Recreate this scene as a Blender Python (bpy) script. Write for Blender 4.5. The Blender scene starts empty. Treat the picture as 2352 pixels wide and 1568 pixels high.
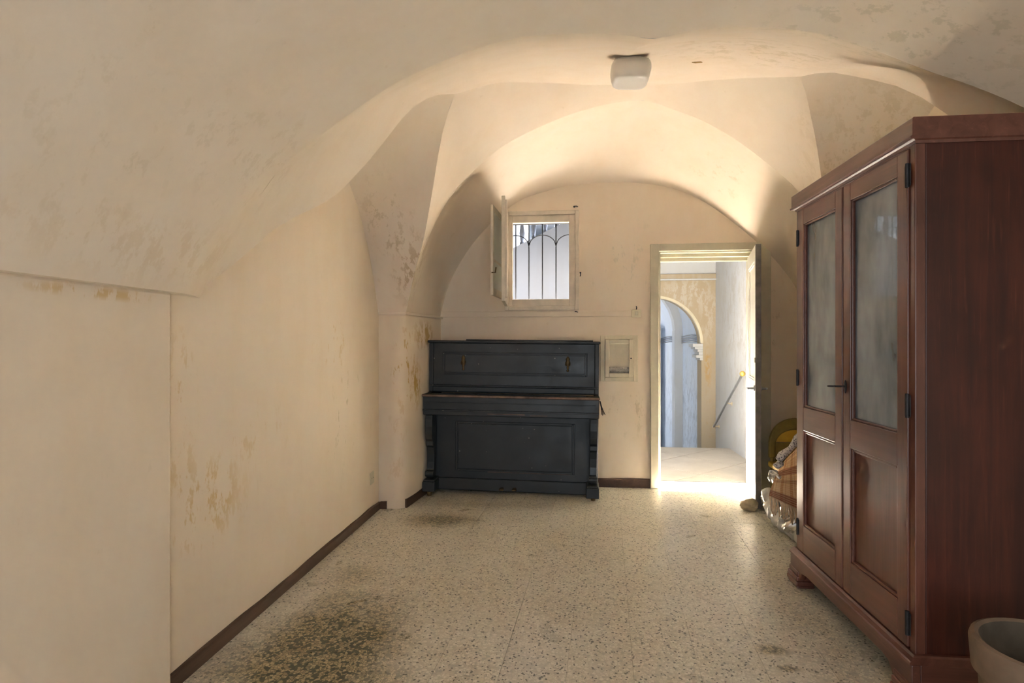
import bpy, bmesh, math, random
import numpy as np
from mathutils import Vector, Matrix, noise
random.seed(7)
R = math.radians
scene = bpy.context.scene
col = scene.collection

# ------------------------------------------------------------------ camera, sky, sun, exposure
cam_d = bpy.data.cameras.new('camera')
cam = bpy.data.objects.new('camera', cam_d); col.objects.link(cam)
cam.location = (0, 0, 1.25)
cam.rotation_euler = (R(90), 0, R(5.75))
cam_d.sensor_width = 36; cam_d.lens = 36 * 1300 / 2352
cam_d.shift_y = 3 / 2352
cam_d.clip_start = 0.02
scene.camera = cam

SKY = 0.95
world = bpy.data.worlds.new('sky'); scene.world = world
world.use_nodes = True
bg = world.node_tree.nodes['Background']
bg.inputs[0].default_value = (0.80, 0.90, 1.0, 1); bg.inputs[1].default_value = SKY

sun_d = bpy.data.lights.new('sun', 'SUN'); sun_d.energy = 215; sun_d.angle = R(1.0); sun_d.color = (1, 0.98, 0.96)
sun = bpy.data.objects.new('sun', sun_d); col.objects.link(sun)
sun.rotation_euler = Vector((-0.02, -0.17, -1)).to_track_quat('-Z', 'Y').to_euler()

def portal(name, loc, rot, sx, sy):
    d = bpy.data.lights.new(name, 'AREA'); d.shape = 'RECTANGLE'; d.size = sx; d.size_y = sy
    d.cycles.is_portal = True
    o = bpy.data.objects.new(name, d); col.objects.link(o); o.location = loc; o.rotation_euler = rot
portal('window_daylight', (-0.25, 5.24, 1.97), (R(-90), 0, 0), 0.62, 0.78)
portal('doorway_daylight', (1.18, 5.30, 1.0), (R(-90), 0, 0), 0.9, 2.05)
portal('rear_fill_portal', (0.25, -1.80, 1.12), (R(90), 0, 0), 2.8, 2.1)  # portal for the unseen rear opening added as fill

vs = scene.view_settings
vs.view_transform = 'Standard'; vs.look = 'None'; vs.gamma = 1; vs.use_curve_mapping = False
vs.exposure = 1.86
cy = scene.cycles
cy.use_denoising = True; cy.max_bounces = 7; cy.diffuse_bounces = 5; cy.glossy_bounces = 2
cy.use_adaptive_sampling = True; cy.adaptive_threshold = 0.03; cy.adaptive_min_samples = 40
cy.transparent_max_bounces = 12; cy.sample_clamp_indirect = 0; cy.caustics_reflective = False; cy.caustics_refractive = False

# ------------------------------------------------------------------ node helpers
class NT:
    def __init__(s, name):
        s.m = bpy.data.materials.new(name); s.m.use_nodes = True
        s.t = s.m.node_tree; s.b = s.t.nodes['Principled BSDF']; s.out = s.t.nodes['Material Output']
        s._pos = None
    def n(s, typ, **kw):
        nd = s.t.nodes.new(typ)
        for k, v in kw.items(): setattr(nd, k, v)
        return nd
    def l(s, a, b): s.t.links.new(a, b)
    def pos(s):
        if s._pos is None: s._pos = s.n('ShaderNodeNewGeometry').outputs['Position']
        return s._pos
    def obj(s): return s.n('ShaderNodeTexCoord').outputs['Object']
    def scaled(s, vec, sc):
        m = s.n('ShaderNodeMapping'); s.l(vec, m.inputs[0]); m.inputs['Scale'].default_value = sc; return m.outputs[0]
    def noise(s, vec, scale, detail=4, rough=.55, dist=0, out='Fac'):
        nd = s.n('ShaderNodeTexNoise'); s.l(vec, nd.inputs['Vector'])
        nd.inputs['Scale'].default_value = scale; nd.inputs['Detail'].default_value = detail
        nd.inputs['Roughness'].default_value = rough; nd.inputs['Distortion'].default_value = dist
        return nd.outputs[out]
    def ramp(s, fac, stops, interp='LINEAR'):
        nd = s.n('ShaderNodeValToRGB'); s.l(fac, nd.inputs[0]); cr = nd.color_ramp; cr.interpolation = interp
        while len(cr.elements) < len(stops): cr.elements.new(0.5)
        for e, (p, c) in zip(cr.elements, stops):
            e.position = p
            e.color = (c, c, c, 1) if isinstance(c, (int, float)) else (*c, 1)
        return nd.outputs[0]
    def mix(s, fac, a, b, mode='MIX'):
        nd = s.n('ShaderNodeMixRGB', blend_type=mode)
        for i, v in ((0, fac), (1, a), (2, b)):
            if hasattr(v, 'is_linked'): s.l(v, nd.inputs[i])
            elif i == 0: nd.inputs[0].default_value = v
            else: nd.inputs[i].default_value = (*v, 1)
        return nd.outputs[0]
    def math(s, op, a, b=0.0, clamp=False):
        nd = s.n('ShaderNodeMath', operation=op, use_clamp=clamp)
        for i, v in ((0, a), (1, b)):
            if hasattr(v, 'is_linked'): s.l(v, nd.inputs[i])
            else: nd.inputs[i].default_value = v
        return nd.outputs[0]
    def warp_noise(s, wscale):
        if not hasattr(s, '_w'): s._w = {}
        if wscale not in s._w: s._w[wscale] = s.math('SUBTRACT', s.noise(s.pos(), wscale, 3, .65), .5)
        return s._w[wscale]
    def ellipse(s, c, r, warp=0.0, wscale=6.0, soft=0.35):
        """1 inside a warped ellipsoid at c with radii r, 0 outside"""
        p = s.pos()
        v = s.n('ShaderNodeVectorMath', operation='SUBTRACT'); s.l(p, v.inputs[0]); v.inputs[1].default_value = c
        d = s.n('ShaderNodeVectorMath', operation='DIVIDE'); s.l(v.outputs[0], d.inputs[0]); d.inputs[1].default_value = r
        ln = s.n('ShaderNodeVectorMath', operation='LENGTH'); s.l(d.outputs[0], ln.inputs[0])
        val = ln.outputs['Value']
        if warp:
            w = s.math('MULTIPLY', s.warp_noise(wscale), warp)
            val = s.math('ADD', val, w)
        mr = s.n('ShaderNodeMapRange'); s.l(val, mr.inputs[0])
        mr.inputs[1].default_value = 1 - soft; mr.inputs[2].default_value = 1 + soft * .3
        mr.inputs[3].default_value = 1; mr.inputs[4].default_value = 0
        return mr.outputs[0]
    def bump(s, h, strength, dist=0.01):
        b = s.n('ShaderNodeBump'); s.l(h, b.inputs['Height']); b.inputs['Strength'].default_value = strength
        b.inputs['Distance'].default_value = dist; s.l(b.outputs[0], s.b.inputs['Normal'])
    def fin(s, color=None, rough=None, spec=None, metal=None, coat=None):
        for nm, v in (('Base Color', color), ('Roughness', rough), ('Specular IOR Level', spec), ('Metallic', metal), ('Coat Weight', coat)):
            if v is None: continue
            if hasattr(v, 'is_linked'): s.l(v, s.b.inputs[nm])
            else: s.b.inputs[nm].default_value = (*v, 1) if isinstance(v, tuple) else v
        return s.m

def simple(name, c, rough=.6, var=.12, scale=12, metal=0, spec=.4, bump=0):
    m = NT(name); f = m.noise(m.pos(), scale, 5, .6)
    c2 = tuple(x * (1 - var * 1.6) for x in c); c1 = tuple(min(1, x * (1 + var)) for x in c)
    if bump: m.bump(f, bump)
    return m.fin(m.mix(m.ramp(f, [(.3, 0), (.7, 1)]), c2, c1), rough, spec, metal)

def plaster(name, base, stains=(), scuff=0.5, rough_zone=()):
    m = NT(name); p = m.pos()
    big = m.ramp(m.noise(p, 1.3, 3, .6, .6), [(.35, 0), (.68, 1)])
    mid = m.ramp(m.noise(m.scaled(p, (1, 1, .45)), 5, 3, .65), [(.42, 0), (.72, 1)])
    b0 = base
    dk = tuple(x * k for x, k in zip(b0, (.93, .90, .84)))
    gr = tuple(x * k for x, k in zip(b0, (.97, .99, 1.02)))
    c = m.mix(big, gr, b0)
    c = m.mix(m.math('MULTIPLY', mid, .5), c, dk)
    # scuffs: sparse grey-brown specks and hairlines
    spn = m.noise(m.scaled(p, (1, 1, .45)), 15, 4, .73)
    sp = m.ramp(spn, [(.66, 0), (.72, 1)])
    c = m.mix(m.math('MULTIPLY', sp, .30 * scuff), c, tuple(x * k for x, k in zip(b0, (.70, .64, .50))))
    for (cc, rr, colr, amt, th, st) in stains:
        mask = m.ellipse(cc, rr, 1.0, 5, .6)
        spk = m.ramp(spn, [(th, 0), (th + .06, 1)])
        c = m.mix(m.math('MULTIPLY', m.math('MULTIPLY', mask, spk), amt), c, colr)
    return m.fin(c, .9, .15)

CREAM = (.81, .685, .54)
OCH = (.64, .45, .20)
M = {}
M['wall'] = plaster('cream_plaster', CREAM, [
    ((-1.43, 2.13, .62), (.10, .26, .17), OCH, .75, .52, (1, 1, .8)),
    ((-1.43, 1.97, .95), (.10, .09, .35), OCH, .55, .55, (1, 1, .5)),
    ((-1.43, 2.45, .82), (.10, .30, .16), OCH, .35, .57, (1, 1, .5)),
    ((-1.43, 3.35, 1.25), (.10, .35, .2), OCH, .45, .60, (1, 1, .6)),
    ((-1.43, 3.6, .75), (.10, .45, .35), (.50, .42, .24), .5, .60, (1, 1, .6)),
    ((-1.40, 1.55, 1.40), (.10, .25, .02), OCH, .8, .5, (1, 1, 1)),
    ((.50, 4.97, .62), (.22, .1, .2), (.50, .42, .27), .5, .56, (1, 1, .5)),
    ((.45, 4.97, 1.95), (.35, .1, .45), (.58, .54, .42), .45, .58, (1, 1, .6)),
    ((1.75, 4.97, 1.4), (.15, .1, .4), (.50, .40, .25), .4, .58, (1, 1, .6)),
])
M['vault'] = plaster('vault_plaster', (.80, .685, .555), [
    ((-1.05, 4.0, 1.75), (.24, .30, .30), (.50, .36, .22), .75, .50, (1, 1, .6)),
    ((-1.25, 3.75, 2.05), (.2, .35, .35), (.52, .42, .28), .5, .53, (1, 1, .4)),
    ((-1.15, 1.85, 1.95), (.28, .45, .30), (.62, .51, .36), .32, .54, (1, .6, .4)),
    ((-1.25, 1.3, 1.9), (.25, .35, .40), (.62, .51, .36), .32, .55, (1, .6, .4)),
    ((-1.33, 1.7, 1.55), (.2, .6, .12), (.64, .50, .33), .35, .50, (.5, .5, 1)),
    ((.9, 2.9, 2.6), (.5, .5, .5), (.56, .47, .30), .45, .52, (1, .5, 1)),
    ((1.1, 1.95, 2.25), (.5, .4, .3), (.52, .46, .32), .40, .53, (1, .5, 1)),
    ((1.75, 3.5, 2.2), (.5, .6, .6), (.56, .45, .28), .45, .50, (1, 1, .3)),
    ((1.1, 4.6, 2.45), (.3, .3, .3), (.52, .44, .26), .45, .57, (1, .4, 1)),
], .7)
M['pier'] = plaster('pier_plaster', (.80, .675, .52), [
    ((-1.24, 4.20, 1.05), (.08, .25, .33), (.56, .35, .11), .9, .535, (1.4, 1.4, .35)),
    ((-1.18, 4.55, 1.32), (.10, .22, .12), (.52, .34, .13), .9, .47, (1.2, 1.2, .6)),
    ((-1.20, 4.40, .92), (.07, .12, .17), (.54, .34, .10), .9, .45, (1.4, 1.4, .4)),
    ((-1.29, 4.14, .45), (.1, .1, .45), (.62, .46, .28), .35, .55, (1, 1, .3)),
], .6)

def terrazzo():
    m = NT('terrazzo'); p = m.pos()
    def vor(scale, feature='F1'):
        v = m.n('ShaderNodeTexVoronoi', feature=feature); m.l(p, v.inputs['Vector']); v.inputs['Scale'].default_value = scale
        return v
    v1 = vor(78); sep = m.n('ShaderNodeSeparateColor'); m.l(v1.outputs['Color'], sep.inputs[0]); r1 = sep.outputs[0]
    e1 = m.ramp(vor(78, 'DISTANCE_TO_EDGE').outputs['Distance'], [(.03, 0), (.10, 1)])
    v2 = vor(135); sep2 = m.n('ShaderNodeSeparateColor'); m.l(v2.outputs['Color'], sep2.inputs[0]); r2 = sep2.outputs[1]
    oi = m.n('ShaderNodeObjectInfo').outputs['Random']
    chips = m.ramp(r1, [(0, (.72, .65, .52)), (.3, (.62, .55, .42)), (.55, (.55, .47, .34)), (.75, (.46, .39, .28)), (.9, (.30, .27, .20))], 'CONSTANT')
    clean = m.mix(e1, (.40, .345, .235), chips)
    flecks = m.ramp(r2, [(0, 1), (.062, 0)], 'CONSTANT')
    
    film_n = m.ramp(m.noise(p, 1.6, 5, .6), [(.35, .28), (.7, .55)])
    film = m.mix(film_n, clean, (.80, .78, .73))
    film = m.mix(m.math('MULTIPLY', oi, .14), film, (.50, .44, .34))
    film = m.mix(m.math('MULTIPLY', flecks, .80), film, (.075, .08, .07))
    # worn damp patches showing the dark binder, and darker strips before piano and wardrobe
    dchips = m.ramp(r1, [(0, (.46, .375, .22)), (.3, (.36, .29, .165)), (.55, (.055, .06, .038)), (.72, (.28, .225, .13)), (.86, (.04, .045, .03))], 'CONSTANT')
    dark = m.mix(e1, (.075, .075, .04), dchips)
    masks = [m.ellipse((-1.00, 2.10, 0), (.36, .70, 1), .9, 4, .5), m.ellipse((-.90, 3.92, 0), (.30, .16, 1), .9, 5, .6),
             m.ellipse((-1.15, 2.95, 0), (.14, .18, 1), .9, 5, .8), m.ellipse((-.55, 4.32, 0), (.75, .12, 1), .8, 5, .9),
             m.ellipse((.82, 2.40, 0), (.07, .045, 1), 1.2, 18, .5), m.ellipse((.84, 2.27, 0), (.05, .025, 1), 1.2, 18, .5),
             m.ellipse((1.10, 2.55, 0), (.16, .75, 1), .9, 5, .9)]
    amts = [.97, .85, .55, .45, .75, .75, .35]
    tot = None
    for k, a in zip(masks, amts):
        k = m.math('MULTIPLY', k, a); tot = k if tot is None else m.math('MAXIMUM', tot, k)
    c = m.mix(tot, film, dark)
    rough = m.ramp(m.noise(p, 3.5, 2, .6), [(.30, .27), (.72, .40)])
    return m.fin(c, rough, .5)
M['terrazzo'] = terrazzo()
M['grout'] = simple('grout', (.25, .20, .13), .9)

def wood(name, c1, c2, axis='z', rough=.33, coat=.55, wear=.5):
    m = NT(name); p = m.pos()
    sc = {'z': (26, 26, 1.3), 'y': (26, 1.3, 26), 'x': (1.3, 26, 26)}[axis]
    g = m.noise(m.scaled(p, sc), 1.0, 7, .62, .7)
    g2 = m.noise(m.scaled(p, tuple(x * 4 for x in sc)), 1.0, 3, .6)
    blot = m.noise(p, 2.2, 4, .6)
    c = m.mix(m.ramp(g, [(.3, 0), (.72, 1)]), c1, c2)
    c = m.mix(m.math('MULTIPLY', m.ramp(blot, [(.35, 1), (.6, 0)]), .55), c, tuple(x * .38 for x in c1))
    c = m.mix(m.math('MULTIPLY', m.ramp(g2, [(.60, 0), (.78, 1)]), .35 * wear), c, tuple(min(1, x * 2.3 + .02) for x in c2))
    m.bump(m.math('ADD', g, m.math('MULTIPLY', g2, .4)), .10, .006)
    r = m.ramp(blot, [(.3, rough), (.7, rough + .14)])
    m.fin(c, r, .5); m.b.inputs['Coat Weight'].default_value = coat; m.b.inputs['Coat Roughness'].default_value = .28
    return m.m
WD1, WD2 = (.125, .040, .025), (.235, .085, .055)  # front tones lightened and pinkened to carry the window's sheen
M['wood_z'] = wood('mahogany_upright', WD1, WD2, 'z')
M['wood_y'] = wood('mahogany_rail', WD1, WD2, 'y')
M['wood_x'] = wood('mahogany_cross', WD1, WD2, 'x')
M['wood_side_shade'] = wood('mahogany_side_shade', (.042, .007, .0035), (.105, .020, .008), 'z', .42, .12, .8)  # darker copy of the mahogany, shade of the camera-facing side in its colour
M['wood_in'] = simple('wardrobe_inside', (.10, .045, .025), .8, .2, 6)
M['brown'] = wood('brown_skirting_paint', (.075, .038, .022), (.13, .068, .040), 'y', .5, .1, .8)

def piano_mat():
    m = NT('blue_black_lacquer'); p = m.pos()
    c = m.mix(m.ramp(m.noise(p, 2.5, 5, .6), [(.3, 0), (.7, 1)]), (.018, .022, .024), (.030, .037, .042))
    v = m.n('ShaderNodeTexVoronoi', feature='F1'); m.l(p, v.inputs['Vector']); v.inputs['Scale'].default_value = 13
    spk = m.ramp(v.outputs['Distance'], [(.055, 1), (.075, 0)])
    keep = m.ramp(m.noise(p, 3.3, 2, .5), [(.46, 0), (.50, 1)])
    c = m.mix(m.math('MULTIPLY', m.math('MULTIPLY', spk, keep), .7), c, (.30, .28, .24))
    rough = m.ramp(m.noise(p, 6, 5, .6), [(.3, .34), (.7, .55)])
    m.bump(m.noise(p, 40, 3, .5), .04, .004)
    return m.fin(c, rough, .5)
M['piano'] = piano_mat()
M['piano_worn'] = simple('worn_lacquer_edge', (.22, .14, .10), .6, .5, 9)
M['dust'] = simple('dusty_lacquer', (.055, .056, .045), .75, .4, 8)
M['brass'] = simple('tarnished_brass', (.14, .09, .035), .5, .3, 40, .6)
M['cream_wood'] = simple('cream_painted_wood', (.58, .53, .40), .5, .06, 9)
M['frame_wood'] = simple('pale_window_paint', (.70, .61, .49), .5, .08, 10)
M['white_paint'] = simple('white_door_paint', (.74, .72, .66), .35, .04, 6)
M['door_edge'] = simple('grey_door_edge', (.20, .18, .16), .55, .2, 20)
M['iron'] = simple('dark_iron', (.035, .035, .04), .55, .3, 30, .3)
M['steel'] = simple('grey_steel', (.35, .36, .37), .35, .1, 20, .8)
M['gold'] = simple('yellow_brass', (.62, .42, .10), .35, .1, 20, .5)
M['lamp'] = simple('opal_glass', (.80, .76, .71), .28, .02, 4, 0, .5)
M['plastic'] = simple('ivory_plastic', (.66, .58, .42), .45, .05, 14)
M['steelgrey'] = simple('clear_meter_film', (.33, .31, .28), .3, .3, 60)
M['terracotta'] = simple('grey_brown_clay', (.235, .165, .115), .8, .1, 14, 0, .2, .1)
M['pot_in'] = simple('clay_inside', (.12, .095, .07), .9, .15, 14)
M['ext_white'] = plaster('white_lime_wash', (.52, .53, .54), [
    ((1.9, 6.6, 1.6), (.2, .8, .9), (.42, .40, .37), .6, .50, (1, 1, .35)),
    ((1.9, 6.2, .6), (.2, .9, .8), (.44, .44, .44), .5, .52, (1, 1, .35))], .3)
M['ext_blue'] = plaster('daylight_tinted_lime_wash', (.60, .65, .72), [((1.74, 9, .2), (.5, 2.5, .9), (.38, .41, .46), .6, .50, (1, 1, .25))], .3)  # white wash tinted blue in colour to stand for daylight
M['stone'] = plaster('yellow_stone', (.40, .33, .235), [
    ((1.55, 7.6, 1.9), (.40, .3, .25), (.46, .42, .37), .75, .48, (1, 1, 1)),
    ((1.82, 7.6, 1.6), (.12, .3, .35), (.46, .42, .37), .6, .48, (1, 1, 1)),
    ((1.80, 7.6, .9), (.05, .3, .28), (.40, .24, .05), .8, .47, (1, 1, .5)),
    ((1.80, 7.6, .2), (.3, .3, .8), (.40, .35, .28), .6, .40, (1, 1, .5))], .4)
M['slab'] = simple('pale_paving_stone', (.46, .42, .365), .45, .08, 5)
M['parapet'] = plaster('shade_grey_parapet', (.15, .162, .19), [], .2)  # white wall in shade, the shade put into a grey wash colour
M['baluster'] = simple('blue_grey_stone', (.06, .065, .08), .8, .15, 20)
M['yellow'] = simple('yellow_vinyl', (.44, .28, .03), .5, .12, 8)
M['olive'] = simple('olive_shaded_yellow', (.20, .15, .035), .7, .2, 8)  # chair yellow dimmed to olive, the corner's shade put into its colour
M['sack'] = simple('beige_cloth', (.50, .41, .29), .85, .15, 18, 0, .2, .3)
M['foil'] = simple('silver_foil', (.62, .61, .60), .28, .1, 22, .85)
M['film'] = simple('milky_plastic', (.60, .60, .58), .25, .08, 12, 0, .6)
M['yelcap'] = simple('bright_yellow_tape', (.65, .55, .02), .4, .05, 10)
M['black'] = simple('black_cloth', (.02, .02, .022), .6, .2, 20)
M['fringe'] = simple('beige_fringe_yarn', (.62, .46, .32), .9, .15, 60)

def glass(name, dust, dustcol=(.50, .54, .58), tint=.85):
    m = NT(name); p = m.pos(); t = m.t
    tr = m.n('ShaderNodeBsdfTransparent'); tr.inputs[0].default_value = (tint, tint, tint, 1)
    gl = m.n('ShaderNodeBsdfGlossy'); gl.inputs['Roughness'].default_value = .02
    df = m.n('ShaderNodeBsdfDiffuse'); df.inputs[0].default_value = (*dustcol, 1)
    fr = m.n('ShaderNodeFresnel'); fr.inputs[0].default_value = 1.6
    m1 = m.n('ShaderNodeMixShader'); m.l(fr.outputs[0], m1.inputs[0]); m.l(tr.outputs[0], m1.inputs[1]); m.l(gl.outputs[0], m1.inputs[2])
    w = m.noise(m.scaled(p, (1, 1, .5)), 4, 4, .55, .2)
    d = m.ramp(w, [(.32, dust * .35), (.68, dust)])
    m2 = m.n('ShaderNodeMixShader'); m.l(d, m2.inputs[0]); m.l(m1.outputs[0], m2.inputs[1]); m.l(df.outputs[0], m2.inputs[2])
    m.l(m2.outputs[0], m.out.inputs[0])
    return m.m
M['glass'] = glass('window_glass', .12, (.7, .72, .74), .96)
M['dusty_glass'] = glass('dusty_wardrobe_glass', .60, (.60, .66, .74))

def plaid():
    m = NT('plaid_wool'); uv = m.n('ShaderNodeTexCoord').outputs['UV']
    sp = m.n('ShaderNodeSeparateXYZ'); m.l(uv, sp.inputs[0])
    def band(v, k, off):
        x = m.math('FRACT', m.math('ADD', m.math('MULTIPLY', v, k), off))
        return m.ramp(x, [(0, 1), (.28, 1), (.30, 0), (.46, 0), (.48, .55), (.58, .55), (.60, 0), (1, 0)], 'CONSTANT')
    a = band(sp.outputs[0], 11, .1); b = band(sp.outputs[1], 1.9, .39)
    c = m.mix(m.math('MULTIPLY', a, .75), (.74, .52, .30), (.52, .22, .09))
    c = m.mix(m.math('MULTIPLY', b, .80), c, (.24, .065, .04))
    rib = m.n('ShaderNodeTexWave', bands_direction='Y'); m.l(uv, rib.inputs[0]); rib.inputs['Scale'].default_value = 9
    c = m.mix(m.math('MULTIPLY', rib.outputs['Fac'], .35), c, (.78, .60, .40))
    m.bump(rib.outputs['Fac'], .5, .004)
    return m.fin(c, .95, .1)
M['plaid'] = plaid()
def leopard():
    m = NT('speckled_cloth'); p = m.pos()
    v = m.n('ShaderNodeTexVoronoi'); m.l(p, v.inputs['Vector']); v.inputs['Scale'].default_value = 115
    return m.fin(m.mix(m.ramp(v.outputs['Distance'], [(.30, 1), (.42, 0)]), (.62, .60, .62), (.09, .08, .12)), .9, .1)
M['leopard'] = leopard()

# ------------------------------------------------------------------ mesh helpers
class MB:
    def __init__(s): s.v = []; s.f = []; s.uv = None
    def add(s, vs_, fs):
        o = len(s.v); s.v += [tuple(v) for v in vs_]; s.f += [tuple(i + o for i in f) for f in fs]; return s
    def box(s, x0, x1, y0, y1, z0, z1):
        return s.add([(x0, y0, z0), (x1, y0, z0), (x1, y1, z0), (x0, y1, z0), (x0, y0, z1), (x1, y0, z1), (x1, y1, z1), (x0, y1, z1)],
                     [(3, 2, 1, 0), (4, 5, 6, 7), (0, 1, 5, 4), (1, 2, 6, 5), (2, 3, 7, 6), (3, 0, 4, 7)])
    def prism(s, poly, a, b, axis='z'):
        """extrude a 2-D polygon from a to b along axis; x-axis poly=(y,z), y-axis poly=(x,z), z-axis poly=(x,y)"""
        n = len(poly)
        def P(p, t): return {'x': (t, p[0], p[1]), 'y': (p[0], t, p[1]), 'z': (p[0], p[1], t)}[axis]
        vs_ = [P(p, a) for p in poly] + [P(p, b) for p in poly]
        fs = [tuple(range(n))[::-1], tuple(range(n, 2 * n))] + [(i, (i + 1) % n, n + (i + 1) % n, n + i) for i in range(n)]
        return s.add(vs_, fs)
    def lathe(s, prof, c=(0, 0, 0), n=20, axis='z', cap=True):
        vs_ = []; fs = []
        for (r, h) in prof:
            for i in range(n):
                a = 2 * math.pi * i / n; x, y = r * math.cos(a), r * math.sin(a)
                q = {'z': (x, y, h), 'y': (x, h, y), 'x': (h, x, y)}[axis]
                vs_.append((c[0] + q[0], c[1] + q[1], c[2] + q[2]))
        for k in range(len(prof) - 1):
            for i in range(n):
                j = (i + 1) % n; fs.append((k * n + i, k * n + j, (k + 1) * n + j, (k + 1) * n + i))
        if cap:
            fs.append(tuple(range(n))[::-1]); fs.append(tuple((len(prof) - 1) * n + i for i in range(n)))
        return s.add(vs_, fs)
    def tube(s, pts, r, n=8, close=False):
        pts = [Vector(p) for p in pts]; vs_ = []; fs = []; N = len(pts)
        rr = r if isinstance(r, (list, tuple)) else [r] * N
        prev = None
        for k, p in enumerate(pts):
            t = (pts[min(k + 1, N - 1)] - pts[max(k - 1, 0)])
            if close: t = pts[(k + 1) % N] - pts[k - 1]
            t = t.normalized()
            up = prev if prev is not None else (Vector((0, 0, 1)) if abs(t.z) < .9 else Vector((1, 0, 0)))
            a = (up - t * up.dot(t)).normalized(); b = t.cross(a); prev = a
            for i in range(n):
                th = 2 * math.pi * i / n; vs_.append(p + (a * math.cos(th) + b * math.sin(th)) * rr[k])
        M_ = N if close else N - 1
        for k in range(M_):
            k2 = (k + 1) % N
            for i in range(n):
                j = (i + 1) % n; fs.append((k * n + i, k * n + j, k2 * n + j, k2 * n + i))
        if not close: fs += [tuple(range(n))[::-1], tuple((N - 1) * n + i for i in range(n))]
        return s.add(vs_, fs)
    def grid(s, rows):
        nr, nc = len(rows), len(rows[0])
        return s.add([p for r in rows for p in r],
                     [(i * nc + j, i * nc + j + 1, (i + 1) * nc + j + 1, (i + 1) * nc + j) for i in range(nr - 1) for j in range(nc - 1)])
    def build(s, name, mat, parent=None, smooth=False, bevel=0, merge=False, segs=2, fix=True):
        me = bpy.data.meshes.new(name); me.from_pydata(s.v, [], s.f); 
        if fix or merge:
            bm = bmesh.new(); bm.from_mesh(me)
            if merge: bmesh.ops.remove_doubles(bm, verts=bm.verts, dist=1e-5)
            if fix: bmesh.ops.recalc_face_normals(bm, faces=bm.faces)
            bm.to_mesh(me); bm.free()
        me.update()
        me.materials.append(M[mat] if isinstance(mat, str) else mat)
        if smooth is True: me.polygons.foreach_set('use_smooth', [True] * len(me.polygons))
        elif smooth:
            bm = bmesh.new(); bm.from_mesh(me)
            for f in bm.faces: f.smooth = True
            for e in bm.edges: e.smooth = not (len(e.link_faces) == 2 and e.calc_face_angle(0) > R(smooth))
            bm.to_mesh(me); bm.free()
        o = bpy.data.objects.new(name, me); col.objects.link(o)
        if parent: o.parent = parent
        if bevel:
            b = o.modifiers.new('bevel', 'BEVEL'); b.width = bevel; b.segments = segs; b.limit_method = 'ANGLE'; b.angle_limit = R(40)
            b.harden_normals = False
        return o
def tag(o, label=None, cat=None, group=None, kind=None):
    if label: o['label'] = label
    if cat: o['category'] = cat
    if group: o['group'] = group
    if kind: o['kind'] = kind
    return o
def empty(name, loc=(0, 0, 0), rot=(0, 0, 0)):
    o = bpy.data.objects.new(name, None); col.objects.link(o); o.location = loc; o.rotation_euler = rot; o.empty_display_size = .05; return o
def struct(o, label): return tag(o, label, None, None, 'structure')
def shared(name, me, parent, loc=(0, 0, 0), rot=(0, 0, 0)):
    o = bpy.data.objects.new(name, me); col.objects.link(o); o.parent = parent; o.location = loc; o.rotation_euler = rot; return o

# ------------------------------------------------------------------ room shell
XL, XR, YB, YR, TOP = -1.43, 2.00, 4.97, -1.70, 3.30
def holed_wall(xs, zs, holes, y0, y1, axis='y'):
    mb = MB(); nx, nz = len(xs) - 1, len(zs) - 1
    def solid(i, k):
        if not (0 <= i < nx and 0 <= k < nz): return False
        cx, cz = (xs[i] + xs[i + 1]) / 2, (zs[k] + zs[k + 1]) / 2
        return not any(a < cx < b and c < cz < d for a, b, c, d in holes)
    def P(x, y, z): return (x, y, z) if axis == 'y' else (y, x, z)
    def quad(*p): mb.add([P(*q) for q in p], [(0, 1, 2, 3)])
    for i in range(nx):
        for k in range(nz):
            if not solid(i, k): continue
            a, b, c, d = xs[i], xs[i + 1], zs[k], zs[k + 1]
            quad((a, y0, c), (b, y0, c), (b, y0, d), (a, y0, d)); quad((a, y1, c), (a, y1, d), (b, y1, d), (b, y1, c))
            if not solid(i - 1, k): quad((a, y0, c), (a, y0, d), (a, y1, d), (a, y1, c))
            if not solid(i + 1, k): quad((b, y0, c), (b, y1, c), (b, y1, d), (b, y0, d))
            if not solid(i, k - 1): quad((a, y0, c), (a, y1, c), (b, y1, c), (b, y0, c))
            if not solid(i, k + 1): quad((a, y0, d), (b, y0, d), (b, y1, d), (a, y1, d))
    return mb
WX0, WX1, WZ0, WZ1 = -.535, .05, 1.60, 2.345       # window opening
DX0, DX1, DZ1 = .765, 1.585, 2.04                  # door opening
wb = holed_wall([-1.75, WX0, WX1, DX0, DX1, 2.3], [-.3, .0, WZ0, DZ1, WZ1, TOP], [(WX0, WX1, WZ0, WZ1), (DX0, DX1, 0, DZ1)], YB, 5.22)
wall_back = struct(wb.build('wall_back', 'wall', merge=True), 'cream plaster back wall with small window and open doorway')
mb = MB().box(-1.75, XL, YR, YB, -.3, TOP)
wall_left = struct(mb.build('wall_left', 'wall'), 'long bare cream plaster wall on the left')
mb = MB().box(XL - .02, -1.40, YR, 1.875, 0, 1.43)
struct(mb.build('pilaster_face', 'wall', wall_left, bevel=.012), 'slightly raised plaster pilaster under the impost')
mb = MB().box(XR, 2.3, YR, YB, -.3, TOP)
struct(mb.build('wall_right', 'wall'), 'cream plaster wall behind the wardrobe on the right')
rw = holed_wall([-1.75, -1.1, 1.6, 2.3], [-.3, .18, 2.08, TOP], [(-1.1, 1.6, .18, 2.08)], YR - .25, YR)  # wide opening added in the unseen rear wall for fill light
struct(rw.build('wall_rear', 'wall', merge=True), 'cream wall behind the camera with an added fill light opening')
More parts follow.
